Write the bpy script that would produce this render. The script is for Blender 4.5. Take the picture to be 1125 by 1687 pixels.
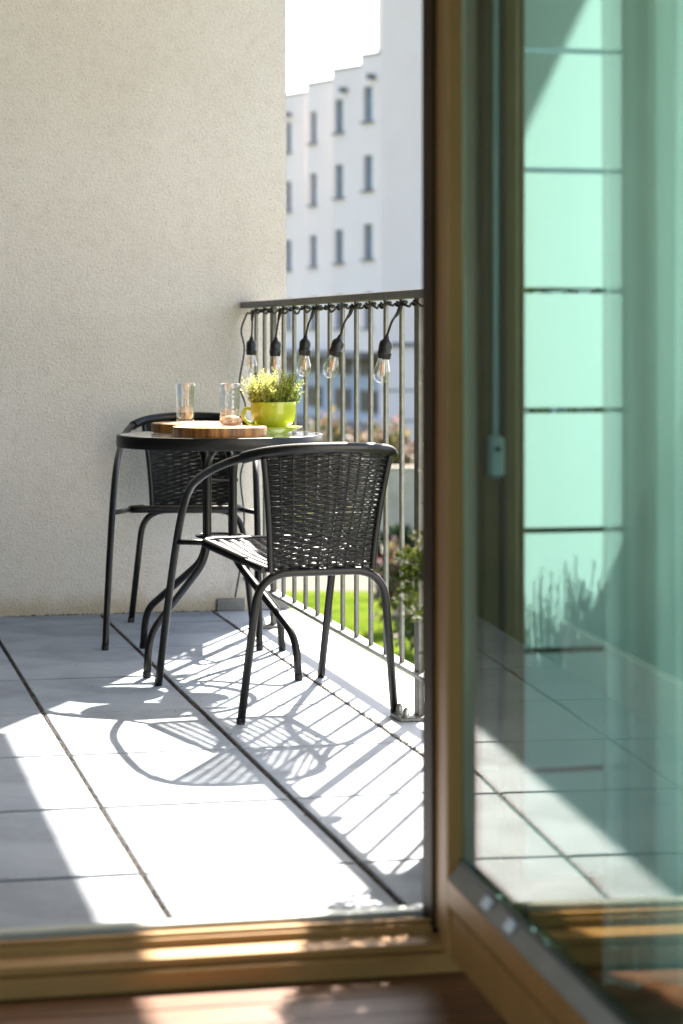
import bpy, math, random
from mathutils import Vector, Matrix, noise

R = math.radians
S = bpy.context.scene
for o in list(bpy.data.objects):
    bpy.data.objects.remove(o)
C = S.collection
PI = math.pi

# ------------------------------------------------------------------ camera, sky, sun, exposure
EYE = 0.975                       # height of the lens above the paving
YAW = 0.2238
cam_d = bpy.data.cameras.new('camera')
cam = bpy.data.objects.new('camera', cam_d)
C.objects.link(cam)
cam.location = (0, 0, EYE)
cam.rotation_euler = (R(90), 0, -YAW)
cam_d.sensor_width = 36
cam_d.lens = 3850 / 1687 * 36
cam_d.shift_y = -(843.5 - 551) / 1687
cam_d.clip_start = 0.05
cam_d.clip_end = 2000
cam_d.dof.use_dof = True
cam_d.dof.focus_distance = 6.5
cam_d.dof.aperture_fstop = 4.2
S.camera = cam

SUN_EL = R(43)
SUN_AZ = math.atan2(0.453, 0.891)
w = bpy.data.worlds.new('World')
S.world = w
w.use_nodes = True
wn = w.node_tree.nodes
bg = wn['Background']
sky = wn.new('ShaderNodeTexSky')
sky.sky_type = 'NISHITA'
sky.sun_disc = False
sky.sun_elevation = SUN_EL
sky.sun_rotation = SUN_AZ
sky.air_density = 1.0
sky.dust_density = 2.0
sky.ozone_density = 1.0
w.node_tree.links.new(sky.outputs[0], bg.inputs[0])
bg.inputs[1].default_value = 0.088
sd = bpy.data.lights.new('sun', 'SUN')
sd.energy = 4.8
sd.angle = R(0.53)
sd.color = (1.0, 0.93, 0.84)
sun = bpy.data.objects.new('sun', sd)
C.objects.link(sun)
sv = Vector((math.sin(SUN_AZ) * math.cos(SUN_EL), math.cos(SUN_AZ) * math.cos(SUN_EL), math.sin(SUN_EL)))
sun.rotation_euler = (-sv).to_track_quat('-Z', 'Y').to_euler()
sun.location = (6, 12, 10)

S.view_settings.view_transform = 'Standard'
S.view_settings.look = 'None'
S.view_settings.gamma = 1
S.view_settings.use_curve_mapping = False
S.view_settings.exposure = 2.68
S.render.engine = 'CYCLES'
cy = S.cycles
cy.use_denoising = True
cy.max_bounces = 14
cy.diffuse_bounces = 6
cy.glossy_bounces = 6
cy.transmission_bounces = 12
cy.transparent_max_bounces = 32
cy.caustics_reflective = False
cy.caustics_refractive = False
cy.sample_clamp_indirect = 6

# ------------------------------------------------------------------ materials
def mat(name):
    m = bpy.data.materials.new(name)
    m.use_nodes = True
    nt = m.node_tree
    return m, nt, nt.nodes, nt.links, nt.nodes['Principled BSDF']

def coords(nt, scale=1.0):
    tc = nt.nodes.new('ShaderNodeTexCoord')
    mp = nt.nodes.new('ShaderNodeMapping')
    if isinstance(scale, (int, float)):
        scale = (scale,) * 3
    mp.inputs['Scale'].default_value = scale
    nt.links.new(tc.outputs['Object'], mp.inputs[0])
    return mp.outputs[0]

def noise_node(nt, vec, scale, detail=4, rough=0.6):
    n = nt.nodes.new('ShaderNodeTexNoise')
    n.inputs['Scale'].default_value = scale
    n.inputs['Detail'].default_value = detail
    n.inputs['Roughness'].default_value = rough
    if vec is not None:
        nt.links.new(vec, n.inputs['Vector'])
    return n.outputs[0]

def ramp(nt, val, stops):
    r = nt.nodes.new('ShaderNodeValToRGB')
    e = r.color_ramp.elements
    while len(e) < len(stops):
        e.new(0.5)
    for k, (p, c) in enumerate(stops):
        e[k].position = p
        e[k].color = (c[0], c[1], c[2], 1)
    nt.links.new(val, r.inputs[0])
    return r.outputs[0]

def bump(nt, height, strength, dist, bsdf=None):
    b = nt.nodes.new('ShaderNodeBump')
    b.inputs['Strength'].default_value = strength
    b.inputs['Distance'].default_value = dist
    nt.links.new(height, b.inputs['Height'])
    if bsdf is not None:
        nt.links.new(b.outputs[0], bsdf.inputs['Normal'])
    return b.outputs[0]

def mul(nt, a, b, fac=1.0):
    m = nt.nodes.new('ShaderNodeMix')
    m.data_type = 'RGBA'
    m.blend_type = 'MULTIPLY'
    m.inputs[0].default_value = fac
    nt.links.new(a, m.inputs[6])
    nt.links.new(b, m.inputs[7])
    return m.outputs[2]

def two_tone(name, c0, c1, scale, rough=0.6, metallic=0.0, bstr=0.0, bdist=0.001, bscale=None, lo=0.35, hi=0.65, detail=4, spec=0.5, stretch=(1, 1, 1)):
    m, nt, N, L, p = mat(name)
    v = coords(nt, stretch)
    n = noise_node(nt, v, scale, detail)
    L.new(ramp(nt, n, [(lo, c0), (hi, c1)]), p.inputs['Base Color'])
    p.inputs['Roughness'].default_value = rough
    p.inputs['Metallic'].default_value = metallic
    p.inputs['Specular IOR Level'].default_value = spec
    if bstr:
        bump(nt, noise_node(nt, v, bscale or scale, 5, 0.65), bstr, bdist, p)
    return m

def stucco(name, c0, c1, grain=170, strength=0.9, dirt=False):
    m, nt, N, L, p = mat(name)
    v = coords(nt)
    big = noise_node(nt, v, 1.7, 5, 0.6)
    col = ramp(nt, big, [(0.3, c0), (0.7, c1)])
    fine = noise_node(nt, v, grain, 3, 0.55)
    spk = ramp(nt, fine, [(0.28, (0.55, 0.53, 0.5)), (0.48, (1, 1, 1))])
    col = mul(nt, col, spk, 0.7)
    blot = ramp(nt, noise_node(nt, v, 22, 5, 0.7), [(0.30, (0.86, 0.85, 0.83)), (0.52, (1, 1, 1))])
    col = mul(nt, col, blot, 0.6)
    pit = ramp(nt, noise_node(nt, v, grain * .6, 2, 0.5), [(0.27, (0.45, 0.42, 0.38)), (0.33, (1, 1, 1))])
    col = mul(nt, col, pit, 0.8)
    if dirt:
        sp = N.new('ShaderNodeSeparateXYZ'); L.new(v, sp.inputs[0])
        a1 = N.new('ShaderNodeMath'); a1.operation = 'MULTIPLY_ADD'; a1.inputs[1].default_value = 9; a1.inputs[2].default_value = -.62
        L.new(sp.outputs[2], a1.inputs[0])
        a2 = N.new('ShaderNodeMath'); a2.operation = 'ADD'
        L.new(a1.outputs[0], a2.inputs[0]); L.new(noise_node(nt, v, 7, 6, 0.75), a2.inputs[1])
        col = mul(nt, col, ramp(nt, a2.outputs[0], [(0.05, (0.72, 0.66, 0.52)), (0.55, (1, 1, 1))]), 0.85)
    L.new(col, p.inputs['Base Color'])
    p.inputs['Roughness'].default_value = 0.95
    p.inputs['Specular IOR Level'].default_value = 0.15
    mid = noise_node(nt, v, grain * 0.45, 4, 0.6)
    ad = N.new('ShaderNodeMath'); ad.operation = 'ADD'
    L.new(fine, ad.inputs[0]); L.new(mid, ad.inputs[1])
    bump(nt, ad.outputs[0], strength, 0.006, p)
    return m

def thin_glass(name, tint, rough=0.0, fbase=0.04, bumpy=0.0, bscale=60, gloss=(1, 1, 1), fgraze=1.0):
    m, nt, N, L, p = mat(name)
    N.remove(p)
    out = N['Material Output']
    geo = N.new('ShaderNodeNewGeometry')
    dot = N.new('ShaderNodeVectorMath'); dot.operation = 'DOT_PRODUCT'
    L.new(geo.outputs['Incoming'], dot.inputs[0]); L.new(geo.outputs['Normal'], dot.inputs[1])
    ab = N.new('ShaderNodeMath'); ab.operation = 'ABSOLUTE'
    L.new(dot.outputs['Value'], ab.inputs[0])
    om = N.new('ShaderNodeMath'); om.operation = 'SUBTRACT'; om.inputs[0].default_value = 1
    L.new(ab.outputs[0], om.inputs[1])
    pw = N.new('ShaderNodeMath'); pw.operation = 'POWER'; pw.inputs[1].default_value = 5
    L.new(om.outputs[0], pw.inputs[0])
    ma = N.new('ShaderNodeMath'); ma.operation = 'MULTIPLY_ADD'
    ma.inputs[1].default_value = fgraze - fbase; ma.inputs[2].default_value = fbase
    L.new(pw.outputs[0], ma.inputs[0])
    tr = N.new('ShaderNodeBsdfTransparent'); tr.inputs[0].default_value = (*tint, 1)
    gl = N.new('ShaderNodeBsdfGlossy'); gl.inputs['Roughness'].default_value = rough
    gl.inputs[0].default_value = (*gloss, 1)
    if bumpy:
        L.new(bump(nt, noise_node(nt, coords(nt), bscale, 3), bumpy, 0.002), gl.inputs['Normal'])
    mx = N.new('ShaderNodeMixShader')
    L.new(ma.outputs[0], mx.inputs[0]); L.new(tr.outputs[0], mx.inputs[1]); L.new(gl.outputs[0], mx.inputs[2])
    L.new(mx.outputs[0], out.inputs['Surface'])
    return m

def clear_glass(name, tint=(1, 1, 1)):
    m, nt, N, L, p = mat(name)
    N.remove(p)
    g = N.new('ShaderNodeBsdfGlass')
    g.inputs['IOR'].default_value = 1.48
    g.inputs['Roughness'].default_value = 0.0
    g.inputs[0].default_value = (*tint, 1)
    L.new(g.outputs[0], N['Material Output'].inputs['Surface'])
    return m

def sheer(name, col, through, translucent=0.5, weave=0):
    m, nt, N, L, p = mat(name)
    N.remove(p)
    d = N.new('ShaderNodeBsdfDiffuse'); t = N.new('ShaderNodeBsdfTranslucent'); tr = N.new('ShaderNodeBsdfTransparent')
    d.inputs[0].default_value = t.inputs[0].default_value = (*col, 1)
    a = N.new('ShaderNodeMixShader'); a.inputs[0].default_value = translucent
    L.new(d.outputs[0], a.inputs[1]); L.new(t.outputs[0], a.inputs[2])
    b = N.new('ShaderNodeMixShader'); b.inputs[0].default_value = through
    L.new(a.outputs[0], b.inputs[1]); L.new(tr.outputs[0], b.inputs[2])
    if weave:
        v = coords(nt, (weave, weave, weave))
        n1 = noise_node(nt, v, 1.0, 2)
        c = ramp(nt, n1, [(0.35, tuple(x * 0.72 for x in col)), (0.65, col)])
        L.new(c, d.inputs[0]); L.new(c, t.inputs[0])
    L.new(b.outputs[0], N['Material Output'].inputs['Surface'])
    return m

def leafy(name, c0, c1, scale=9, trans=0.35):
    m, nt, N, L, p = mat(name)
    v = coords(nt)
    n = noise_node(nt, v, scale, 3)
    col = ramp(nt, n, [(0.32, c0), (0.68, c1)])
    L.new(col, p.inputs['Base Color'])
    p.inputs['Roughness'].default_value = 0.6
    p.inputs['Specular IOR Level'].default_value = 0.2
    t = N.new('ShaderNodeBsdfTranslucent')
    L.new(col, t.inputs[0])
    mx = N.new('ShaderNodeMixShader'); mx.inputs[0].default_value = trans
    L.new(p.outputs[0], mx.inputs[1]); L.new(t.outputs[0], mx.inputs[2])
    L.new(mx.outputs[0], N['Material Output'].inputs['Surface'])
    return m

def paving():
    m, nt, N, L, p = mat('grey_paving')
    v = coords(nt)
    oi = N.new('ShaderNodeObjectInfo')
    n1 = noise_node(nt, v, 5, 6, 0.65)
    base = ramp(nt, n1, [(0.3, (0.31, 0.342, 0.385)), (0.72, (0.395, 0.43, 0.475))])
    tone = ramp(nt, oi.outputs['Random'], [(0.0, (0.86, 0.865, 0.87)), (1.0, (1, 1, 1))])
    fine = ramp(nt, noise_node(nt, v, 330, 3, 0.6), [(0.32, (0.62, 0.62, 0.63)), (0.52, (1, 1, 1))])
    st = ramp(nt, noise_node(nt, v, 2.2, 6, 0.7), [(0.36, (0.72, 0.71, 0.69)), (0.54, (1, 1, 1))])
    L.new(mul(nt, mul(nt, mul(nt, base, tone), fine, 0.85), st, 0.75), p.inputs['Base Color'])
    p.inputs['Roughness'].default_value = 0.8
    p.inputs['Specular IOR Level'].default_value = 0.3
    bump(nt, noise_node(nt, v, 330, 3, 0.6), 0.35, 0.0015, p)
    return m

M = {}
M['stucco'] = stucco('cream_stucco', (0.76, 0.70, 0.63), (0.825, 0.78, 0.72), grain=200, strength=0.9, dirt=True)
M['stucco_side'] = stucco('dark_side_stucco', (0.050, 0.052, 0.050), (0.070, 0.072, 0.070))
M['paving'] = paving()
M['kerb'] = two_tone('smooth_concrete', (0.41, 0.435, 0.47), (0.47, 0.495, 0.525), 3, 0.7, bstr=0.15, bdist=0.001, bscale=200)
M['bed'] = two_tone('joint_dirt', (0.010, 0.008, 0.007), (0.04, 0.031, 0.026), 160, 0.95, bstr=0.8, bdist=0.004)
M['grit_dark'] = two_tone('dark_grit', (0.015, 0.013, 0.012), (0.07, 0.055, 0.045), 90, 0.9)
M['grit_pale'] = two_tone('pale_grit', (0.10, 0.078, 0.062), (0.22, 0.17, 0.14), 90, 0.9)
M['black'] = two_tone('black_powder_coat', (0.0050, 0.0045, 0.0043), (0.0085, 0.0076, 0.0072), 300, 0.40, spec=0.38, bstr=0.1, bdist=0.0004, bscale=900)
M['rattan'] = two_tone('black_rattan', (0.0045, 0.0045, 0.005), (0.009, 0.0085, 0.0085), 260, 0.36, spec=0.42)
M['cap'] = two_tone('black_rubber', (0.010, 0.010, 0.010), (0.02, 0.02, 0.02), 120, 0.7)
M['rail'] = two_tone('grey_green_paint', (0.155, 0.16, 0.142), (0.205, 0.21, 0.19), 40, 0.38, 0.35, bstr=0.08, bdist=0.0005, bscale=500)
M['rail_dark'] = two_tone('weathered_rail_top', (0.09, 0.088, 0.078), (0.13, 0.128, 0.115), 30, 0.5, 0.3, bstr=0.1, bdist=0.0005, bscale=400)
M['zinc'] = two_tone('dull_zinc', (0.30, 0.30, 0.28), (0.46, 0.45, 0.42), 200, 0.4, 0.85)
M['plate'] = two_tone('dark_plate', (0.10, 0.10, 0.095), (0.17, 0.17, 0.16), 90, 0.5, 0.5)
M['flash'] = two_tone('grey_flashing', (0.15, 0.15, 0.145), (0.20, 0.20, 0.195), 20, 0.6)
M['bark'] = two_tone('toasted_wood_edge', (0.13, 0.048, 0.010), (0.46, 0.20, 0.045), 55, 0.5, bstr=0.4, bdist=0.001, stretch=(1, 1, 0.12))
M['board'] = two_tone('sawn_wood', (0.52, 0.27, 0.10), (0.66, 0.38, 0.17), 25, 0.45, stretch=(1, 6, 1))
M['lime'] = two_tone('lime_glaze', (0.42, 0.47, 0.025), (0.50, 0.55, 0.045), 30, 0.18, spec=0.6)
M['soil'] = two_tone('potting_soil', (0.012, 0.008, 0.005), (0.045, 0.03, 0.02), 150, 1.0, bstr=1, bdist=0.004)
M['peach'] = two_tone('peach_skin', (0.55, 0.26, 0.13), (0.70, 0.42, 0.26), 30, 0.6)
M['socket'] = two_tone('socket_rubber', (0.008, 0.008, 0.009), (0.016, 0.016, 0.017), 200, 0.45)
M['amber'] = two_tone('amber_filament', (0.62, 0.30, 0.07), (0.72, 0.40, 0.12), 100, 0.4)
M['bronze'] = two_tone('bronze_frame', (0.30, 0.158, 0.044), (0.355, 0.19, 0.056), 8, 0.45, 0.2, bstr=0.05, bdist=0.0004, bscale=600, spec=0.3)
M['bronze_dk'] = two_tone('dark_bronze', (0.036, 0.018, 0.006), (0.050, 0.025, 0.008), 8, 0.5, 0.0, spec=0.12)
M['alu'] = two_tone('greenish_aluminium', (0.34, 0.36, 0.31), (0.44, 0.45, 0.39), 12, 0.38, 0.5)
M['bead'] = two_tone('grey_glazing_bead', (0.29, 0.26, 0.205), (0.34, 0.305, 0.245), 10, 0.45, 0.2)
M['gasket'] = two_tone('glazing_gasket', (0.02, 0.03, 0.026), (0.035, 0.045, 0.04), 60, 0.6)
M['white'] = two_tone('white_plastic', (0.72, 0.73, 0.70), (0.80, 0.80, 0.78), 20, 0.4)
M['plaster'] = two_tone('white_plaster', (0.66, 0.64, 0.60), (0.74, 0.72, 0.68), 2, 0.9, bstr=0.1, bdist=0.001, bscale=150)
M['parquet'] = two_tone('dark_parquet', (0.070, 0.024, 0.008), (0.20, 0.080, 0.030), 9, 0.42, spec=0.22, bstr=0.08, bdist=0.0006, bscale=60, stretch=(0.5, 7, 1))
M['door_glass'] = thin_glass('teal_door_glass', (0.69, 0.925, 0.885), fbase=0.04, gloss=(1.0, 0.875, 0.83), fgraze=0.88)
M['pane'] = thin_glass('clear_pane', (0.95, 0.98, 0.97))
M['table_glass'] = thin_glass('table_glass', (0.86, 0.90, 0.88), 0.10, bumpy=0.2, bscale=90)
M['bulb'] = thin_glass('bulb_glass', (0.94, 0.94, 0.93), fbase=0.13)
M['tumbler'] = thin_glass('tumbler_glass', (0.90, 0.91, 0.91), fbase=0.09)
M['strip'] = sheer('pale_cover_strip', (0.84, 0.86, 0.84), 0.0, 0.42)
M['film_added'] = sheer('added_frosted_film', (0.88, 0.90, 0.89), 0.02, 0.60)
M['water'] = thin_glass('drinking_water', (0.89, 0.885, 0.87), fbase=0.10, bumpy=.5, bscale=60)
M['film'] = sheer('frosted_film', (0.90, 0.90, 0.90), 0.02, 0.26)
M['sheer'] = sheer('sheer_curtain', (0.84, 0.85, 0.82), 0.36, 0.55)
M['sheer_dense'] = sheer('folded_sheer_curtain', (0.84, 0.85, 0.82), 0.05, 0.62)
M['linen'] = sheer('linen_curtain', (0.50, 0.49, 0.42), 0.04, 0.42, weave=70)
M['facade'] = two_tone('far_render', (0.82, 0.69, 0.625), (0.85, 0.73, 0.67), .35, 0.95, detail=6, bstr=.2, bdist=.01, bscale=9)
M['facade_shade'] = two_tone('far_shaded_render', (0.40, 0.42, 0.47), (0.46, 0.48, 0.53), .4, 0.95, detail=6)  # shade of the recess painted in as a darker, bluer tone
M['block'] = two_tone('far_block_render', (0.78, 0.63, 0.555), (0.82, 0.68, 0.60), .35, 0.95, detail=6)
M['slate'] = two_tone('dark_coping', (0.10, 0.10, 0.11), (0.16, 0.16, 0.17), 3, 0.6)
M['win'] = two_tone('far_window_glass', (0.07, 0.125, 0.17), (0.14, 0.21, 0.27), 1.2, 0.08, spec=0.9)
M['win_dark'] = two_tone('far_dark_window', (0.035, 0.028, 0.028), (0.07, 0.055, 0.052), 1.5, 0.5, spec=0.15)
M['concrete'] = two_tone('garden_concrete', (0.36, 0.30, 0.22), (0.48, 0.41, 0.31), 1.6, 0.9, bstr=0.3, bdist=0.01, bscale=30)
M['lawn'] = two_tone('lawn_grass', (0.040, 0.072, 0.004), (0.105, 0.135, 0.018), 1.7, 1.0, bstr=0.7, bdist=0.05, bscale=18, detail=8, spec=0.0)
M['ground'] = two_tone('garden_ground', (0.045, 0.06, 0.02), (0.10, 0.095, 0.055), 0.4, 1.0, detail=8, spec=0.0)
M['path'] = two_tone('pale_gravel', (0.125, 0.11, 0.088), (0.165, 0.148, 0.122), 9, 1.0, detail=8, spec=0.0)
M['thyme'] = leafy('yellow_green_leaf', (0.50, 0.54, 0.08), (0.74, 0.72, 0.26), 30, 0.45)
M['thyme_dk'] = leafy('green_leaf', (0.16, 0.27, 0.03), (0.36, 0.45, 0.08), 30, 0.45)
M['thyme_tip'] = leafy('pinkish_tip', (0.62, 0.42, 0.25), (0.72, 0.56, 0.36), 30, 0.4)
M['conifer'] = leafy('conifer_spray', (0.030, 0.050, 0.006), (0.095, 0.125, 0.014), 14, 0.3)
M['conifer_tip'] = leafy('pale_shoot', (0.13, 0.135, 0.04), (0.19, 0.185, 0.075), 14, 0.3)
M['hedge'] = leafy('dark_hedge_leaf', (0.012, 0.026, 0.012), (0.035, 0.06, 0.024), 3, 0.15)
M['bush'] = leafy('garden_leaf', (0.030, 0.060, 0.008), (0.075, 0.105, 0.02), 3, 0.3)
M['petal_pink'] = leafy('pink_petal', (0.21, 0.12, 0.115), (0.26, 0.175, 0.15), 6, 0.3)
M['petal_red'] = leafy('magenta_petal', (0.15, 0.012, 0.035), (0.20, 0.035, 0.07), 6, 0.3)
M['petal_yellow'] = leafy('yellow_petal', (0.20, 0.145, 0.03), (0.24, 0.18, 0.07), 6, 0.3)
M['petal_pale'] = leafy('pale_petal', (0.25, 0.195, 0.165), (0.30, 0.245, 0.21), 6, 0.3)
M['stem'] = two_tone('brown_stem', (0.06, 0.045, 0.02), (0.12, 0.09, 0.04), 40, 0.8)
M['pot'] = two_tone('brown_pot', (0.07, 0.042, 0.028), (0.10, 0.06, 0.04), 20, 0.5)

# ------------------------------------------------------------------ mesh helpers
class MB:
    def __init__(s):
        s.v = []; s.f = []; s.m = []; s.sm = []
    def add(s, vs, fs, mi=0, smooth=False):
        b = len(s.v)
        s.v += [tuple(p) for p in vs]
        s.f += [tuple(b + i for i in f) for f in fs]
        s.m += [mi] * len(fs); s.sm += [smooth] * len(fs)
        return s
    def box(s, x0, x1, y0, y1, z0, z1, mi=0, bev=0.0):
        if not bev:
            vs = [(x, y, z) for z in (z0, z1) for y in (y0, y1) for x in (x0, x1)]
            return s.add(vs, [(0, 2, 3, 1), (4, 5, 7, 6), (0, 1, 5, 4), (2, 6, 7, 3), (0, 4, 6, 2), (1, 3, 7, 5)], mi)
        # chamfered top and vertical edges
        b = bev
        def ring(x0, x1, y0, y1, z, c):
            return [(x0 + c, y0, z), (x1 - c, y0, z), (x1, y0 + c, z), (x1, y1 - c, z), (x1 - c, y1, z), (x0 + c, y1, z), (x0, y1 - c, z), (x0, y0 + c, z)]
        vs = ring(x0 + b, x1 - b, y0 + b, y1 - b, z0, b) + ring(x0, x1, y0, y1, z0 + b, b) + ring(x0, x1, y0, y1, z1 - b, b) + ring(x0 + b, x1 - b, y0 + b, y1 - b, z1, b)
        fs = [tuple(range(7, -1, -1)), tuple(range(24, 32))]
        for k in range(3):
            for i in range(8):
                j = (i + 1) % 8
                fs.append((k * 8 + i, k * 8 + j, k * 8 + 8 + j, k * 8 + 8 + i))
        return s.add(vs, fs, mi)
    def tube(s, pts, r, n=10, mi=0, caps=True, smooth=True, flat=1.0, up=None):
        pts = [Vector(p) for p in pts]
        rs = r if isinstance(r, (list, tuple)) else [r] * len(pts)
        vs = []; fs = []
        nrm = None
        for i, p in enumerate(pts):
            t = (pts[min(i + 1, len(pts) - 1)] - pts[max(i - 1, 0)])
            t = t.normalized() if t.length > 1e-9 else Vector((0, 0, 1))
            if nrm is None:
                a = up if up is not None else (Vector((0, 0, 1)) if abs(t.z) < 0.9 else Vector((1, 0, 0)))
                nrm = (Vector(a) - t * t.dot(Vector(a))).normalized()
            else:
                nrm = nrm - t * t.dot(nrm)
                nrm = nrm.normalized() if nrm.length > 1e-6 else t.orthogonal().normalized()
            bn = t.cross(nrm)
            for k in range(n):
                a = 2 * PI * k / n
                vs.append(p + nrm * (math.cos(a) * rs[i] * flat) + bn * (math.sin(a) * rs[i]))
        for i in range(len(pts) - 1):
            for k in range(n):
                j = (k + 1) % n
                fs.append((i * n + k, i * n + j, i * n + n + j, i * n + n + k))
        s.add(vs, fs, mi, smooth)
        if caps:
            b = len(s.v) - len(vs)
            s.f.append(tuple(b + k for k in range(n - 1, -1, -1))); s.m.append(mi); s.sm.append(False)
            e = b + (len(pts) - 1) * n
            s.f.append(tuple(e + k for k in range(n))); s.m.append(mi); s.sm.append(False)
        return s
    def lathe(s, prof, n=32, mi=0, smooth=True, at=(0, 0, 0)):
        vs = []; fs = []
        for (r, z) in prof:
            for k in range(n):
                a = 2 * PI * k / n
                vs.append((at[0] + r * math.cos(a), at[1] + r * math.sin(a), at[2] + z))
        for i in range(len(prof) - 1):
            for k in range(n):
                j = (k + 1) % n
                fs.append((i * n + k, i * n + j, i * n + n + j, i * n + n + k))
        return s.add(vs, fs, mi, smooth)
    def grid(s, fn, nu, nv, mi=0, smooth=True):
        vs = [fn(i / nu, j / nv) for j in range(nv + 1) for i in range(nu + 1)]
        fs = [(j * (nu + 1) + i, j * (nu + 1) + i + 1, (j + 1) * (nu + 1) + i + 1, (j + 1) * (nu + 1) + i) for j in range(nv) for i in range(nu)]
        return s.add(vs, fs, mi, smooth)
    def leaf(s, p, d, up, ln, wd, mi=0):
        d = Vector(d).normalized(); sd = d.cross(Vector(up))
        sd = sd.normalized() if sd.length > 1e-5 else d.orthogonal().normalized()
        p = Vector(p); nn = sd.cross(d)
        return s.add([p, p + d * ln * 0.45 + sd * wd * 0.5 + nn * wd * 0.12, p + d * ln, p + d * ln * 0.45 - sd * wd * 0.5 + nn * wd * 0.12], [(0, 1, 2, 3)], mi)
    def mesh(s, name, mats):
        me = bpy.data.meshes.new(name)
        me.from_pydata(s.v, [], s.f)
        for k in (mats if isinstance(mats, (list, tuple)) else [mats]):
            me.materials.append(M[k])
        me.polygons.foreach_set('material_index', s.m)
        me.polygons.foreach_set('use_smooth', s.sm)
        me.update()
        return me
    def build(s, name, mats, parent=None, loc=(0, 0, 0), rotz=0.0):
        return link(name, s.mesh(name, mats), parent, loc, rotz)

def link(name, me, parent=None, loc=(0, 0, 0), rotz=0.0):
    o = bpy.data.objects.new(name, me)
    C.objects.link(o)
    if parent is not None:
        o.parent = parent
    o.location = loc
    o.rotation_euler = (0, 0, rotz)
    return o

def thing(name, label, cat, loc=(0, 0, 0), rotz=0.0, group=None):
    o = bpy.data.objects.new(name, None)
    C.objects.link(o)
    o.location = loc; o.rotation_euler = (0, 0, rotz)
    o.empty_display_size = 0.1
    o['label'] = label; o['category'] = cat; o['kind'] = 'thing'
    if group: o['group'] = group
    return o

def tag(o, label, cat, group=None):
    o['label'] = label; o['category'] = cat; o['kind'] = 'thing'
    if group: o['group'] = group
    return o

def struct(o, label=None):
    o['kind'] = 'structure'
    if label: o['label'] = label
    return o

def stuff(o, label=None):
    o['kind'] = 'stuff'
    if label: o['label'] = label
    return o

def copy_tree(o, parent=None):
    c = o.copy(); C.objects.link(c); c.parent = parent
    for ch in [x for x in bpy.data.objects if x.parent == o]:
        copy_tree(ch, c)
    return c

def spline(pts, per=8):
    P = [Vector(p) for p in pts]
    P = [P[0] * 2 - P[1]] + P + [P[-1] * 2 - P[-2]]
    out = []
    for i in range(1, len(P) - 2):
        a, b, c, d = P[i - 1], P[i], P[i + 1], P[i + 2]
        for k in range(per):
            t = k / per
            out.append(0.5 * ((2 * b) + (c - a) * t + (2 * a - 5 * b + 4 * c - d) * t * t + (3 * b - a - 3 * c + d) * t ** 3))
    out.append(P[-2])
    return out

def rounded(pts, rad, per=6):
    # polyline whose corners are arcs
    P = [Vector(p) for p in pts]
    out = [P[0]]
    for i in range(1, len(P) - 1):
        a = (P[i - 1] - P[i]); b = (P[i + 1] - P[i])
        k = min(rad, a.length * 0.49, b.length * 0.49)
        A = P[i] + a.normalized() * k; B = P[i] + b.normalized() * k
        for j in range(per + 1):
            t = j / per
            out.append(A * (1 - t) ** 2 + P[i] * 2 * t * (1 - t) + B * t * t)
    out.append(P[-1])
    return out

FW = Vector((math.sin(YAW), math.cos(YAW))); RT = Vector((math.cos(YAW), -math.sin(YAW)))
def site(lat, dist, z=0.0):
    # a survey point: metres right of, and along, the line of sight from the doorway
    p = FW * dist + RT * lat
    return Vector((p.x, p.y, z))

rnd = random.Random(7)

# ================================================================== GROUND AND GARDEN
GZ = -3.2
g = MB().grid(lambda u, v: (-600 + 1200 * u, -300 + 1300 * v, GZ - 0.02), 4, 4).build('ground', 'ground'); struct(g)
def strip(name, m, near, far, l0, l1, z):
    b = MB()
    a = [site(l0 * near / 36, near, z), site(l1 * near / 36, near, z), site(l1 * far / 36, far, z), site(l0 * far / 36, far, z)]
    b.add(a, [(0, 1, 2, 3)])
    return struct(b.build(name, m))
strip('lawn', 'lawn', 8, 41, -14, 26, GZ)
strip('gravel_path', 'path', 38.0, 40.9, -14, 2.6, GZ + 0.004)

def bush_mesh(rx, ry, rz, n, size, mats, weights, seed, lumps=7):
    r = random.Random(seed)
    cs = [(Vector((r.uniform(-.6, .6) * rx, r.uniform(-.6, .6) * ry, r.uniform(.3, .75) * rz)), r.uniform(.4, .62)) for _ in range(lumps)]
    b = MB()
    for _ in range(n):
        c, k = r.choice(cs)
        d = Vector((r.gauss(0, 1), r.gauss(0, 1), r.gauss(0, 1))).normalized()
        q = k * (0.55 + 0.5 * r.random())
        p = c + Vector((d.x * rx * q, d.y * ry * q, d.z * rz * q * .75))
        if p.z < 0.02: p.z = r.uniform(0.02, 0.2 * rz)
        dd = (d + Vector((r.uniform(-.8, .8), r.uniform(-.8, .8), r.uniform(-.4, .9)))).normalized()
        mi = r.choices(range(len(weights)), weights)[0]
        sz = size * r.uniform(.6, 1.4)
        b.leaf(p, dd, (r.uniform(-1, 1), r.uniform(-1, 1), 1), sz, sz * 0.7, mi)
    return b, mats

def bush(name, label, cat, lat, dist, rx, ry, rz, n, size, leafm, petal, np_, psize, seed, group=None, z=GZ):
    loc = site(lat, dist, z)
    t = thing(name, label, cat, loc, -YAW, group)
    b, _ = bush_mesh(rx, ry, rz, n, size, leafm, [1], seed)
    f = b.build('foliage', leafm, t); stuff(f)
    if petal:
        b, _ = bush_mesh(rx * 1.05, ry * 1.05, rz * 1.06, np_, psize, petal, [1] * len(petal), seed)
        stuff(b.build('blossom', petal, t))
    s = MB()
    for k in range(4):
        a = k * 1.7 + seed
        s.tube([(0, 0, 0), (math.cos(a) * rx * .3, math.sin(a) * ry * .3, rz * .55)], 0.02, 5)
    s.build('stem', 'stem', t)
    return t

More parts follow.
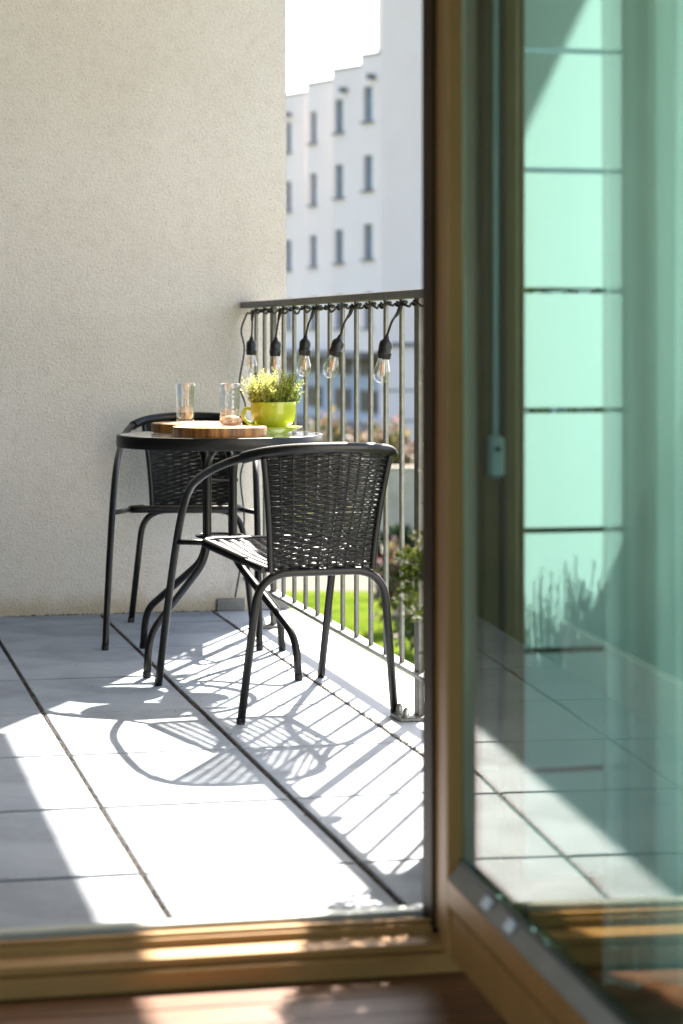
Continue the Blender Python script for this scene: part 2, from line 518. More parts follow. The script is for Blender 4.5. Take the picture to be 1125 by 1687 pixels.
# blossoming bushes beyond the retaining wall, dark clipped hedge, bright flower bush near the railing
for k, (lat, dist, rx, rz, lab) in enumerate([
        (-1.15, 52, .75, 1.75, 'low pinkish blossoming bush beside the table edge, beyond the lawn'),
        (-.2, 52.5, .75, 2.0, 'pale pink blossoming bush below the dark ground floor windows'),
        (.75, 51, .75, 2.0, 'tallest pink bush rising behind the back of the near chair'),
        (1.55, 51.5, .65, 1.9, 'pink blossoming bush just left of the railing post'),
        (-2.1, 53, .8, 1.9, 'pink and ochre bush seen just right of the herb cup')]):
    bush('blossom_bush', lab, 'bush', lat, dist, rx, .7, rz, 520, .17, 'bush', ['petal_pink', 'petal_pale', 'petal_yellow'], 900, .16, 20 + k, 'blossoming bushes below the far building')
for k, (lat, h, lab) in enumerate([(.72, .58, 'dark clipped hedge below the concrete wall, behind the right chair leg'), (1.62, .66, 'dark clipped hedge beside the railing post'), (-.25, .52, 'dark clipped hedge behind the seat of the near chair')]):
    bush('dark_hedge', lab, 'hedge', lat, 42.0, .62, .45, h * 1.05, 1500, .14, 'hedge', None, 0, 0, 40 + k, 'dark hedges along the garden wall')
bush('flower_bush', 'bright magenta, yellow and white flowering bush on the lawn behind the railing', 'bush', .78, 33.0, .40, .35, 1.15, 700, .10, 'bush', ['petal_red', 'petal_yellow', 'petal_pale', 'petal_pink'], 620, .095, 61)
bush('flower_bush', 'small pale pink flowering plant at the right end of the lawn', 'bush', 1.02, 30.5, .30, .3, .75, 420, .10, 'bush', ['petal_pale', 'petal_pink'], 260, .08, 63)
gw = thing('retaining_wall', 'beige concrete garden wall beyond the railing', 'wall', site(2.4, 45.2, GZ), -YAW)
for k in range(4):
    MB().box(-1.98 + k * 1.8, -0.19 + k * 1.8, 0, .25, 0, 1.55, bev=.01).build('concrete_panel', 'concrete', gw)
MB().box(-2.02, 5.3, -.03, .28, 1.552, 1.62, bev=.01).build('coping', 'concrete', gw)

# ================================================================== FAR BUILDINGS
apt = thing('apartment_block', 'long pale apartment block with stepped roofline and narrow windows', 'building', site(0, 92, GZ), 0)
AO = site(0, 92, GZ)
def lat(px, d): return (px - 562.5) / 3850 * d
sections = [((640, 93.0), (594, 94.5), 606), ((594, 98.0), (547, 99.7), 558.3), ((546.5, 103.4), (505, 105.3), 515.5), ((504.5, 108.6), (452, 111.2), 474.5)]
win_me = None
ZT = 12.22
for si, (na, fa, wc) in enumerate(sections):
    A = site(lat(na[0], na[1]), na[1]); B = site(lat(fa[0], fa[1]), fa[1])
    d = (B - A); Ln = d.length; d = d.normalized()
    nrm = Vector((-d.y, d.x, 0))
    if nrm.dot(Vector((FW.x, FW.y, 0))) > 0: nrm = -nrm
    f = (wc - na[0]) / (fa[0] - na[0])
    u0, u1 = f * Ln - .30, f * Ln + .30
    zs = []
    for k in range(4):
        zt = 10.96 - 2.77 * k
        zs.append((zt - 1.41, zt))
    zs = zs[::-1]
    b = MB()
    def P(u, z, off=0.0): return A + d * u + nrm * off + Vector((0, 0, z)) - AO
    def q(ua, ub, za, zb, off=0.0, mi=0): b.add([P(ua, za, off), P(ub, za, off), P(ub, zb, off), P(ua, zb, off)], [(0, 1, 2, 3)], mi)
    q(0, u0, .27, ZT); q(u1, Ln, .27, ZT)
    zc = .27
    for za, zb in zs:
        q(u0, u1, zc, za); zc = zb
        for (ua, ub, z1, z2, ed) in ((u0, u0, za, zb, 's'), (u1, u1, za, zb, 's')):
            b.add([P(ua, za), P(ua, za, -.22), P(ua, zb, -.22), P(ua, zb)], [(0, 1, 2, 3)])
        for zz in (za, zb):
            b.add([P(u0, zz), P(u1, zz), P(u1, zz, -.22), P(u0, zz, -.22)], [(0, 1, 2, 3)])
    q(u0, u1, zc, ZT)
    # sides, roof and back
    back = 9.0
    for u in (0, Ln):
        b.add([P(u, .27), P(u, .27, -back), P(u, ZT, -back), P(u, ZT)], [(0, 1, 2, 3)])
    b.add([P(0, .27, -back), P(Ln, .27, -back), P(Ln, ZT, -back), P(0, ZT, -back)], [(0, 1, 2, 3)])
    b.add([P(0, ZT), P(Ln, ZT), P(Ln, ZT, -back), P(0, ZT, -back)], [(0, 1, 2, 3)])
    b.add([P(0, .27), P(Ln, .27), P(Ln, .27, -back), P(0, .27, -back)], [(0, 1, 2, 3)])
    wall = b.build('wall', 'facade', apt)
    cb = MB()
    def pbox(bb, ua, ub, o0, o1, za, zb, mi=0):
        vs = [P(u, z, o) for z in (za, zb) for o in (o0, o1) for u in (ua, ub)]
        bb.add(vs, [(0, 2, 3, 1), (4, 5, 7, 6), (0, 1, 5, 4), (2, 6, 7, 3), (0, 4, 6, 2), (1, 3, 7, 5)], mi)
    pbox(cb, -.02, Ln + .02, -.3, .06, ZT + .003, ZT + .09)
    cb.build('coping', 'slate', apt)
    if si in (0, 1, 3):
        sb = MB(); pbox(sb, Ln * .45, Ln * .45 + .3, .0, .25, ZT - 1.0, ZT - .85); pbox(sb, Ln * .45 + .1, Ln * .45 + .2, .0, .35, ZT - .85, ZT - .8)
        sb.build('roof_spout', 'slate', apt)
    for za, zb in zs:
        wb = MB(); pbox(wb, u0, u1, -.215, -.17, za, zb)
        wo = wb.build('window', 'slate', apt)
        pb = MB()
        um = (u0 + u1) / 2
        pbox(pb, u0 + .05, um - .02, -.168, -.160, za + .05, zb - .05); pbox(pb, um + .02, u1 - .05, -.168, -.160, za + .05, zb - .05)
        pb.build('pane', 'win', wo)
        sl = MB(); pbox(sl, u0 - .12, u1 + .1, -.16, .13, za - .06, za - .005)
        sl.build('sill', 'slate', wo)
# recessed lower storeys
A = site(lat(640, 95.6), 95.6); B = site(lat(462, 112.5), 112.5)
d = (B - A); Ln = d.length; d = d.normalized(); nrm = Vector((-d.y, d.x, 0))
if nrm.dot(Vector((RT.x, RT.y, 0))) > 0: nrm = -nrm
b = MB(); pbox(b, 0, Ln, -6, 0, GZ, .262); b.build('lower_wall', 'facade_shade', apt)
b = MB(); pbox(b, 0, Ln, 0.005, .08, GZ, -2.75); b.build('plinth', 'slate', apt)
b = MB(); pbox(b, 0, Ln, 0.005, 1.2, .0, .265); b.build('soffit_beam', 'slate', apt)
for wpx in (609, 566, 519, 477):
    f = (wpx - 640) / (462 - 640)
    dd = 1 / ((1 - f) / 95.6 + f / 112.5)
    u = (site(lat(wpx, dd), dd) - A).dot(d)
    for za, zb in ((-.78, -.02), (-2.32, -1.35)):
        wb = MB(); pbox(wb, u - 1.25, u + 1.25, .002, .07, za, zb); wo = wb.build('window', 'slate', apt)
        for s_ in (-1, 1):
            pb = MB(); pbox(pb, u + (-1.15 if s_ < 0 else .05), u + (-.05 if s_ < 0 else 1.15), .072, .08, za + .08, zb - .08); pb.build('pane', 'win_dark', wo)
blk = thing('rendered_block', 'taller blank pale grey block in front of the stepped building', 'building', site(1.56, 91.0, GZ), -YAW)
MB().box(0, 14, 0, 12, 0, 20).build('wall', 'block', blk)
MB().box(0.0, 14, -.14, -.003, 3.72, 3.86).build('ledge', 'slate', blk)
MB().box(-.0, 14, -.05, -.003, 1.98, 2.03).build('joint_band', 'slate', blk)
MB().box(-.0, 14, -.05, -.003, .80, .85).build('joint_band', 'slate', blk)

# ================================================================== BALCONY SHELL
XJ = [0.02, 0.187, 0.5874, 0.9892, 1.3858]
YJ = [8.138] + [7.848 - 0.6078 * k for k in range(7)] + [3.612]
floor = struct(MB().box(-.06, 1.672, 3.62, 8.44, -.26, -.0042).build('balcony_floor', 'bed'))
rr = random.Random(3)
tile_cache = {}
for i in range(4):
    for j in range(len(YJ) - 1):
        x0, x1 = XJ[i] + .0056, XJ[i + 1] - .0056
        y1, y0 = YJ[j] - .0072, YJ[j + 1] + .0072
        key = (i, round(y1 - y0, 3))
        if key not in tile_cache:
            wx, wy = (x1 - x0) / 2, (y1 - y0) / 2
            tile_cache[key] = MB().box(-wx, wx, -wy, wy, -.022, 0, bev=.0022).mesh('paving_tile', 'paving')
        o = link('paving_tile', tile_cache[key], floor, ((x0 + x1) / 2 + rr.uniform(-.0008, .0008), (y0 + y1) / 2 + rr.uniform(-.0008, .0008), rr.uniform(-.0012, .0008)))
        o.rotation_euler = (rr.uniform(-.0013, .0013), rr.uniform(-.0016, .0016), rr.uniform(-.0012, .0012))
MB().box(1.3925, 1.677, 3.62, 8.138, -.022, -.001, bev=.003).build('edge_slab', 'kerb', floor)
# grit lying in the joints
b = MB()
def grain(x, y, z, s, mi):
    vs = []
    for q in ((1, 0, 0), (-1, 0, 0), (0, 1, 0), (0, -1, 0), (0, 0, 1), (0, 0, -1)):
        vs.append((x + q[0] * s * rr.uniform(.6, 1.2), y + q[1] * s * rr.uniform(.6, 1.2), z + q[2] * s * rr.uniform(.4, .8)))
    b.add(vs, [(0, 2, 4), (2, 1, 4), (1, 3, 4), (3, 0, 4), (2, 0, 5), (1, 2, 5), (3, 1, 5), (0, 3, 5)], mi)
for x in XJ[1:]:
    y = 3.64
    while y < 8.12:
        y += rr.uniform(.002, .009)
        clump = noise.noise(Vector((x * 9, y * 2.3, 0)))
        s = rr.uniform(.0016, .0038) * (1 + .5 * max(0, clump))
        grain(x + rr.gauss(0, .0026), y, -.0030 + .003 * max(0, clump) + rr.uniform(-.001, .001), s, 1 if rr.random() < .22 else 0)
    for _ in range(38):
        yy = rr.uniform(3.7, 8.1)
        grain(x + rr.gauss(0, .012), yy, .0012, rr.uniform(.0012, .003), 1 if rr.random() < .3 else 0)
for y in YJ[1:-1]:
    x = .05
    while x < 1.385:
        x += rr.uniform(.003, .014)
        grain(x, y + rr.gauss(0, .0022), -.003 + rr.uniform(-.001, .001), rr.uniform(.0012, .0024), 1 if rr.random() < .3 else 0)
for _ in range(70):
    x, y = rr.uniform(.2, 1.6), rr.uniform(4.2, 8.0)
    grain(x, y, .0008, rr.uniform(.0008, .0022), rr.randint(0, 1))
for _ in range(160):
    grain(rr.uniform(.5, 1.4), 8.138 - abs(rr.gauss(0, .006)), .001, rr.uniform(.0015, .0045), 0)
stuff(b.build('joint_grit', ['grit_dark', 'grit_pale'], floor))

# far stucco wall, modelled with a slightly uneven outer corner
sw = thing('stucco_wall', 'cream rough stucco wall closing the far end of the balcony', 'wall', (0, 8.138, 0))
b = MB()
b.box(-1.2, 1.651, 0, .30, -.25, 2.795)
b.build('wall_body', 'stucco', sw)
b = MB(); b.box(1.40, 1.500, -.012, -.002, .0, .043, bev=.002); b.build('base_flashing', 'flash', sw)
b = MB(); b.box(1.56, 1.660, -.012, -.002, .0, .043, bev=.002); b.build('base_flashing', 'flash', sw)
lw = thing('side_wall', 'dark grey stucco side wall of the balcony, mirrored in the door glass', 'wall', (0, 3.65, 0))
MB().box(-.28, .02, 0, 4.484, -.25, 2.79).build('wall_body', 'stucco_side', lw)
MB().box(.0225, .034, 0.0, 2.95, .001, .132, bev=.002).build('skirting', 'flash', lw)
MB().box(.0225, .040, 0.0, 2.95, .133, .145, bev=.002).build('skirting_cap', 'alu', lw)
struct(MB().box(-.6, 1.837, 3.05, 8.44, 2.80, 3.04).build('balcony_slab', 'plaster'))

# ================================================================== RAILING
XR = 1.51
rail = thing('balcony_railing', 'grey green metal railing with round bars along the open side', 'railing', (XR, 3.62, 0))
RO = Vector((XR, 3.62, 0))
L_ = 8.136 - 3.62
MB().box(-.026, .026, 0, L_, 1.068, 1.089, bev=.002).build('top_rail', 'rail_dark', rail)
MB().box(-.019, .019, 0.02, L_ - .01, .108, .119, bev=.0015).build('bottom_rail', 'rail', rail)
posts = [7.66, 5.748, 3.836]
bal_me = MB().tube([(0, 0, .119), (0, 0, 1.068)], .0073, 12, caps=False).mesh('baluster', 'rail')
post_me = MB().box(-.007, .007, -.022, .022, .004, 1.068, bev=.0012).mesh('post', 'rail_dark')
plate_me = MB().box(-.062, .045, -.052, .052, .0, .009, bev=.002).mesh('base_plate', 'plate')
bolt = MB()
bolt.lathe([(.0, 0), (.013, 0), (.013, .003), (.0095, .0032), (.0095, .011), (.009, .0125), (.0085, .016), (.0062, .0215), (.003, .0245), (0, .0252)], 12)
bolt_me = bolt.mesh('bolt', 'zinc')
for y in posts:
    link('post', post_me, rail, (.0, y - 3.62, 0))
    pl = link('base_plate', plate_me, rail, (-.0, y - 3.62, 0.0))
    for sx, sy in ((-.042, -.034), (-.042, .034), (.028, -.034), (.028, .034)):
        link('bolt', bolt_me, pl, (sx, sy, .009))
ys = [7.966, 7.81]
ys += [7.66 - (7.66 - 5.748) * k / 11 for k in range(1, 11)] + [5.748 - 1.912 * k / 11 for k in range(1, 11)] + [3.70]
for y in ys:
    link('baluster', bal_me, rail, (0, y - 3.62, 0))

# ================================================================== CHAIRS
def weave_panel(fn, nrow, ncol, width, amp, thick=.0016, seed=0, gapx=0.0):
    # flat strands woven over and under the rods; fn(s, t) -> point, normal
    b = MB(); r = random.Random(seed)
    for k in range(nrow):
        t = (k + .5) / nrow + r.uniform(-.07, .07) / nrow
        pts = []; per = 4
        N = ncol * per
        row = []
        for i in range(N + 1):
            s = i / N
            p, n, v = fn(s, min(max(t + r.uniform(-.04, .04) / nrow, 0), 1))
            ph = PI * (s * ncol + (k % 2))
            off = math.sin(ph) * amp
            row.append((p + n * off, n, v))
        vs = []; fs = []
        for (p, n, v) in row:
            h = v * width * .5
            vs += [p - h - n * thick * .3, p + n * thick, p + h - n * thick * .3, p - n * thick]
        for i in range(N):
            for q in range(4):
                w_ = (q + 1) % 4
                fs.append((i * 4 + q, i * 4 + w_, i * 4 + 4 + w_, i * 4 + 4 + q))
        b.add(vs, fs, 0, True)
    return b

def wrap_tube(path, r, pitch=.0042):
    # strand wound round a tube: closely ribbed surface
    P = [Vector(p) for p in path]
    L = [0]
    for i in range(1, len(P)): L.append(L[-1] + (P[i] - P[i - 1]).length)
    n = int(L[-1] / (pitch / 2))
    pts = []; rs = []
    j = 0
    for k in range(n + 1):
        x = L[-1] * k / n
        while j < len(L) - 2 and L[j + 1] < x: j += 1
        f = (x - L[j]) / max(1e-9, L[j + 1] - L[j])
        pts.append(P[j].lerp(P[j + 1], f)); rs.append(r + (.0009 if k % 2 else -.0003))
    return MB().tube(pts, rs, 10)

def make_chair(label):
    t = thing('bistro_chair', label, 'chair', (0, 0, 0), 0, 'black rattan bistro chairs at the round table')
    RT_ = .0105
    # one bent tube: front foot, arm, top of the back, arm, front foot
    half = [(-.238, .700, .0), (-.232, .590, .29), (-.226, .505, .475), (-.222, .425, .562), (-.220, .300, .606), (-.218, .150, .638), (-.207, .030, .660), (-.168, -.062, .680), (-.095, -.112, .691), (0, -.124, .694)]
    full = half + [(-x, y, z) for (x, y, z) in half[-2::-1]]
    arm = spline(full, 7)
    MB().tube(arm, RT_, 14).build('arm_tube', 'black', t)
    n0, n1 = 7 * 6, len(arm) - 7 * 6
    wrap_tube(arm[n0 + 2:n1 - 2], RT_ + .0035).build('back_wrap', 'rattan', t)
    rear = rounded([(-.205, .0, 0), (-.165, -.028, .378), (.165, -.028, .378), (.205, .0, 0)], .085, 8)
    MB().tube(rear, RT_, 14).build('rear_leg_tube', 'black', t)
    cap = MB().lathe([(0, -.0005), (.0100, -.0005), (.0110, .002), (.0110, .016), (.0104, .0165)], 14).mesh('foot_cap', 'cap')
    for x, y in ((-.238, .700), (.238, .700), (-.205, 0), (.205, 0)):
        link('foot_cap', cap, t, (x, y, .0))
    # seat frame
    sf = rounded([(-.150, -.02, .385), (-.178, .465, .418), (.178, .465, .418), (.150, -.02, .385)], .045, 6)
    MB().tube(sf, .0085, 10).build('seat_frame', 'black', t)
    wrap_tube(rounded([(-.158, .12, .3955), (-.178, .465, .418), (.178, .465, .418), (.158, .12, .3955)], .045, 8), .0115).build('seat_wrap', 'rattan', t)
    for s in (-1, 1):
        MB().tube([(s * .17, .445, .416), (s * .2275, .535, .412)], .0075, 8).build('seat_strut', 'black', t)
    # seat weave
    def seat(s, q):
        yy = -.018 + .475 * q
        hw = .150 + .028 * q - .006
        x = (s * 2 - 1) * hw
        z = .386 + .0325 * q - .012 * (1 - (2 * s - 1) ** 2) * math.sin(PI * min(1, max(0, q)))
        return Vector((x, yy, z)), Vector((0, -.07, 1)).normalized(), Vector((0, 1, .07)).normalized()
    weave_panel(seat, 58, 12, .0082, .0030, seed=1).build('seat_weave', 'rattan', t)['kind'] = 'stuff'
    rods = MB()
    for k in range(1, 12):
        rods.tube([seat(k / 12, q / 8)[0] for q in range(9)], .0021, 5)
    rods.build('seat_rods', 'rattan', t)['kind'] = 'stuff'
    # backrest weave between the crossbar and the curved top
    def back(s, q):
        a = (s * 2 - 1)
        hw = .132 + .030 * q ** 1.6
        x = a * hw
        ytop = -.124 + .052 * abs(a) ** 2.2
        ztop = .694 - .012 * abs(a) ** 2
        bow = -.022 * (1 - a * a) * math.sin(PI * q * .9)
        y = -.028 + (ytop + .028) * q ** 1.25 + bow
        z = .381 + (ztop - .012 - .381) * q
        nn = Vector((a * .35, -1, -.25)).normalized()
        vv = Vector((0, (ytop + .028), (ztop - .393))).normalized()
        return Vector((x, y, z)), nn, vv
    weave_panel(back, 44, 11, .0075, .0030, seed=2).build('back_weave', 'rattan', t)['kind'] = 'stuff'
    rods = MB()
    for k in range(1, 11):
        rods.tube([back(k / 11, q / 10)[0] for q in range(11)], .0022, 5)
    rods.build('back_rods', 'rattan', t)['kind'] = 'stuff'
    for s in (0, 1):
        wrap_tube([back(s, q / 12)[0] + Vector(((s * 2 - 1) * .004, 0, 0)) for q in range(13)], .0085).build('side_rod', 'rattan', t)
    return t

ch = make_chair('black rattan chair seen from behind, in the sun before the table')
ch.location = (1.255, 5.775, 0); ch.rotation_euler = (0, 0, R(6.0))
c2 = copy_tree(ch)
c2['label'] = 'black rattan chair behind the table, in shade against the stucco wall'
c2.location = (1.262, 7.83, 0); c2.rotation_euler = (0, 0, R(168.5))

# ================================================================== TABLE
TC = Vector((1.185, 6.83, 0)); TZ = .680
table = thing('round_table', 'round black bistro table with glass top', 'table', TC, 0)
MB().lathe([(.292, TZ - .036), (.303, TZ - .036), (.3055, TZ - .033), (.3055, TZ - .003), (.303, TZ), (.297, TZ), (.2955, TZ - .002), (.2952, TZ - .008), (.292, TZ - .010), (.292, TZ - .036)], 96).build('rim', 'black', table)
b = MB(); b.lathe([(0, TZ - .0065), (.2915, TZ - .0065), (.2945, TZ - .0045), (.2945, TZ - .0005), (0, TZ - .0005)], 64, smooth=False); b.build('glass_top', 'table_glass', table)
for sx, sy, fx, fy in ((-1, -1, -.250, -.229), (1, -1, .160, -.375), (-1, 1, -.174, .386), (1, 1, .236, .240)):
    ux, uy = sx * .0385, sy * .0125
    def along(f, z): return (fx + (ux - fx) * f, fy + (uy - fy) * f, z)
    path = rounded([(fx, fy, 0), along(.04, .120), along(1, .315), (ux, uy, .610), (ux * 1.1, sy * .20, .652)], .075, 9)
    MB().tube(path, .0112, 14).build('leg', 'black', table)
    cp = MB().lathe([(0, -.0005), (.0108, -.0005), (.0117, .002), (.0117, .016), (.0111, .0165)], 14)
    cp.build('foot_cap', 'cap', table, (fx, fy, 0))
ring = [(.068 * math.cos(a * PI / 18), .068 * math.sin(a * PI / 18), .379) for a in range(37)]
MB().tube(ring, .0045, 8, caps=False).build('brace_ring', 'black', table)
MB().box(-.045, .045, -.012, .012, .541, .546).build('brace_plate', 'black', table)
bt = MB()
for sx in (-1, 1):
    bt.tube([(sx * .046, 0, .5435), (sx * .054, 0, .5435)], .006, 8)
bt.build('brace_bolt', 'black', table)
MB().box(-.19, .19, .192, .212, .645, .651).build('cross_bar', 'black', table)
MB().box(-.19, .19, -.212, -.192, .645, .651).build('cross_bar', 'black', table)

def on_table(px, dist, z): return site(lat(px, dist), dist, z)
def wood_board(label, px, dist, seed, rot):
    r = random.Random(seed)
    t = thing('wooden_board', label, 'board', on_table(px, dist, TZ + .0005), rot, 'round wooden serving boards')
    b = MB(); n = 64
    rad = [.1375 + .0014 * math.sin(3 * a * 2 * PI / n + seed) + r.uniform(-.0004, .0004) for a in range(n)]
    prof = [(-.004, 0), (-.0005, .002), (0, .006), (0, .022), (-.0008, .026), (-.003, .028)]
    vs = []
    for off, z in prof:
        vs += [((rad[k] + off) * math.cos(2 * PI * k / n), (rad[k] + off) * math.sin(2 * PI * k / n), z) for k in range(n)]
    fs = [(i * n + k, i * n + (k + 1) % n, i * n + n + (k + 1) % n, i * n + n + k) for i in range(len(prof) - 1) for k in range(n)]
    b.add(vs, fs, 0, True)
    top = vs[-n:]
    b.add(top, [tuple(range(n))], 1); b.add(vs[:n], [tuple(range(n - 1, -1, -1))], 0)
    b.build('board_body', ['bark', 'board'], t)
    return t
wood_board('front round wooden board at the table edge, carrying a glass', 362, 6.775, 1, .3)
wood_board('rear round wooden board on the table, partly hidden by the front board', 324.5, 7.05, 4, 1.2)

def tumbler(label, px, dist, r0, h):
    t = thing('drinking_glass', label, 'glass', on_table(px, dist, TZ + .0292), .1, 'clear drinking glasses')
    prof = [(0, .0), (r0 * .80, 0), (r0 * .86, .002)]
    nz = 7
    for k in range(nz):
        z0 = .006 + (h * .80) * k / nz; z1 = .006 + (h * .80) * (k + 1) / nz
        rr0 = r0 * (.86 + .12 * z0 / h); rr1 = r0 * (.86 + .12 * z1 / h)
        prof += [(rr0, z0), ((rr0 + rr1) / 2 + .0008, (z0 + z1) / 2), (rr1 - .0004, z1 - .001)]
    prof += [(r0 * .985, h * .86), (r0, h - .001), (r0 - .0008, h), (r0 - .002, h - .001), (r0 * .90, h * .5), (r0 * .80, .016), (r0 * .6, .012), (0, .0115)]
    MB().lathe(prof, 20).build('tumbler_wall', 'tumbler', t)
    MB().lathe([(0, .0118), (r0 * .6, .0122), (r0 * .79, .0162), (r0 * .84, h * .40), (0, h * .40)], 20).build('water', 'water', t)
    return t
tumbler('clear tumbler on the rear board, left of the other glass', 305, 7.06, .0295, .119)
tumbler('clear tumbler on the front board, nearer the lime green cup', 378, 6.80, .031, .123)
pc = thing('bread_roll', 'small flat peach coloured bread roll behind the tumbler on the front board', 'bread roll', on_table(380, 6.872, TZ + .0285), 0)
b = MB()
b.lathe([(0, .0), (.020, .0005), (.030, .004), (.0345, .011), (.032, .019), (.024, .0255), (.012, .0285), (0, .029)], 28); b.build('roll_crust', 'peach', pc)

# ---- lime cup planter and saucer
cp_loc = on_table(450.5, 7.0, TZ)
sc = thing('saucer', 'lime green saucer under the cup planter', 'saucer', cp_loc + Vector((0, 0, .0005)), 0)
MB().lathe([(0, .0), (.045, 0), (.047, .003), (.070, .009), (.086, .0175), (.0865, .019), (.085, .0195), (.068, .0125), (.045, .0065), (0, .006)], 48).build('saucer_body', 'lime', sc)
pot = thing('cup_planter', 'lime green teacup planted with a yellow green herb', 'planter', cp_loc + Vector((0, 0, .0072)), 0)
MB().lathe([(0, 0), (.036, 0), (.038, .002), (.038, .006), (.047, .011), (.0575, .022), (.0635, .036), (.0662, .052), (.0675, .070), (.0685, .0855), (.0680, .087), (.0660, .086), (.064, .066), (.060, .040), (.045, .02), (0, .015)], 56).build('cup', 'lime', pot)
hx, hy = -RT.x, -RT.y
hp = spline([(hx * .064, hy * .064, .064), (hx * .082, hy * .082, .066), (hx * .092, hy * .092, .050), (hx * .086, hy * .086, .032), (hx * .070, hy * .070, .022), (hx * .052, hy * .052, .020)], 7)
MB().tube(hp, .0065, 10, flat=.8).build('handle', 'lime', pot)
MB().lathe([(0, .071), (.03, .073), (.0645, .070)], 30).build('soil', 'soil', pot)
b = MB(); r = random.Random(12)
for k in range(210):
    a = r.uniform(0, 2 * PI); q = math.sqrt(r.random()) * .063
    x, y = q * math.cos(a), q * math.sin(a)
    hgt = r.uniform(.058, .120) * (1 - .28 * (q / .062) ** 2)
    lean = Vector((x * .45 + r.gauss(0, .008), y * .45 + r.gauss(0, .008), hgt))
    p0 = Vector((x, y, .070))
    pts = [p0, p0 + lean * .55 + Vector((0, 0, .004)), p0 + lean]
    b.tube(pts, [.0008, .0006, .0004], 4, 3, caps=False)
    dark = r.random() < (.30 if x * RT.x + y * RT.y < .02 else .7)
    for i in range(19):
        f = .16 + .84 * i / 18
        pp = p0 + lean * f
        an = r.uniform(0, 2 * PI)
        dv = Vector((math.cos(an), math.sin(an), r.uniform(.1, .8)))
        ln = r.uniform(.009, .0155) * (1.05 - .35 * f)
        mi = 1 if (dark or f < .3) and r.random() < .8 else 0
        if f > .9 and r.random() < .14: mi = 2
        b.leaf(pp, dv, (0, 0, 1), ln, ln * .68, mi)
stuff(b.build('foliage', ['thyme', 'thyme_dk', 'thyme_tip', 'stem'], pot))

# ================================================================== STRING LIGHTS
sl = thing('string_lights', 'black string of filament bulbs wound under the top rail', 'string lights', (XR, 5.9, 1.06))
SO = Vector((XR, 5.9, 1.06))
pts = []
y = 3.9
allb = sorted(ys + posts)
k = 0
for yb in allb:
    if yb < 3.8: continue
    a0 = rr.uniform(-.004, .004)
    pts += [(-.014, yb - .030, 1.056 + a0), (-.0145, yb - .004, 1.060), (-.002, yb + .0135, 1.052 + a0), (.013, yb + .002, 1.058), (.006, yb - .0135, 1.061), (-.0125, yb - .006, 1.050 + a0), (-.0155, yb + .012, 1.055), (-.011, yb + .055, 1.049 + rr.uniform(-.006, .005)), (-.012, yb + .10, 1.050 + rr.uniform(-.009, .006))]
cord = MB().tube(spline([Vector(p) + Vector((0, 0, 1.06 - 1.06)) for p in [(q[0], q[1] - 5.9, q[2] - 1.06) for q in pts]], 5), .0034, 7)
tail = spline([(-.012, 8.075, 1.05), (-.03, 8.09, .99), (-.02, 8.085, .92), (-.035, 8.10, .80), (-.015, 8.09, .72), (-.04, 8.08, .63), (-.018, 8.09, .55), (-.034, 8.085, .47), (-.02, 8.09, .33), (-.03, 8.095, .18), (-.05, 8.10, .05)], 8)
cord.tube([(p.x, p.y - 5.9, p.z - 1.06) for p in tail], .0032, 7)
cord.build('cord', 'socket', sl)
def bulb_unit(yb, dz, tilt_y, tilt_x, dy):
    top = Vector((-.020, yb + dy - 5.9, -.006))
    base = Vector((-.026, yb - 5.9, .967 - 1.06 + dz))
    drop = MB()
    drop.tube(spline([top, top + Vector((-.004, -dy * .15, -.022)), base * .55 + top * .45 + Vector((0, -dy * .12, 0)), base + Vector((0, 0, .0))], 6), [.0058] * 6 + [.0048] * 3 + [.0032] * 10, 8)
    drop.build('drop_cord', 'socket', sl)
    so = MB().lathe([(0, 0), (.0055, 0), (.0065, -.004), (.008, -.010), (.0155, -.017), (.0175, -.022), (.018, -.030), (.018, -.044), (.0192, -.045), (.0192, -.051), (.0180, -.052), (.0175, -.062), (.0150, -.063), (0, -.060)], 20).build('socket', 'socket', sl, base)
    so.rotation_euler = (tilt_x, tilt_y, 0)
    MB().lathe([(.0125, -.062), (.0138, -.068), (.0165, -.078), (.0205, -.090), (.0222, -.100), (.0212, -.110), (.0170, -.1195), (.0100, -.1255), (.0040, -.1275), (0, -.128)], 24).build('bulb', 'bulb', so)
    fl = MB()
    for s in (-1, 1):
        fl.tube([(s * .0042, 0, -.070), (s * .0034, 0, -.084), (s * .0030, 0, -.106)], .0014, 6)
    fl.tube([(0, 0, -.062), (0, 0, -.076)], .0032, 8, mi=1)
    fl.tube([(.0, .004, -.076), (0, .003, -.110)], .0012, 6)
    fl.build('filament', ['amber', 'bulb'], so)
bulb_unit(7.915, .0, .02, .0, .0)
bulb_unit(7.485, .0, .05, .0, -.05)
bulb_unit(7.015, .006, .06, .0, -.10)
bulb_unit(6.535, .006, .27, .05, -.13)
bulb_unit(5.978, .006, .14, .03, -.13)
bulb_unit(5.47, .006, .10, .03, -.13)
bulb_unit(4.95, .004, .05, .03, -.12)
bulb_unit(4.40, .004, -.05, .03, -.12)

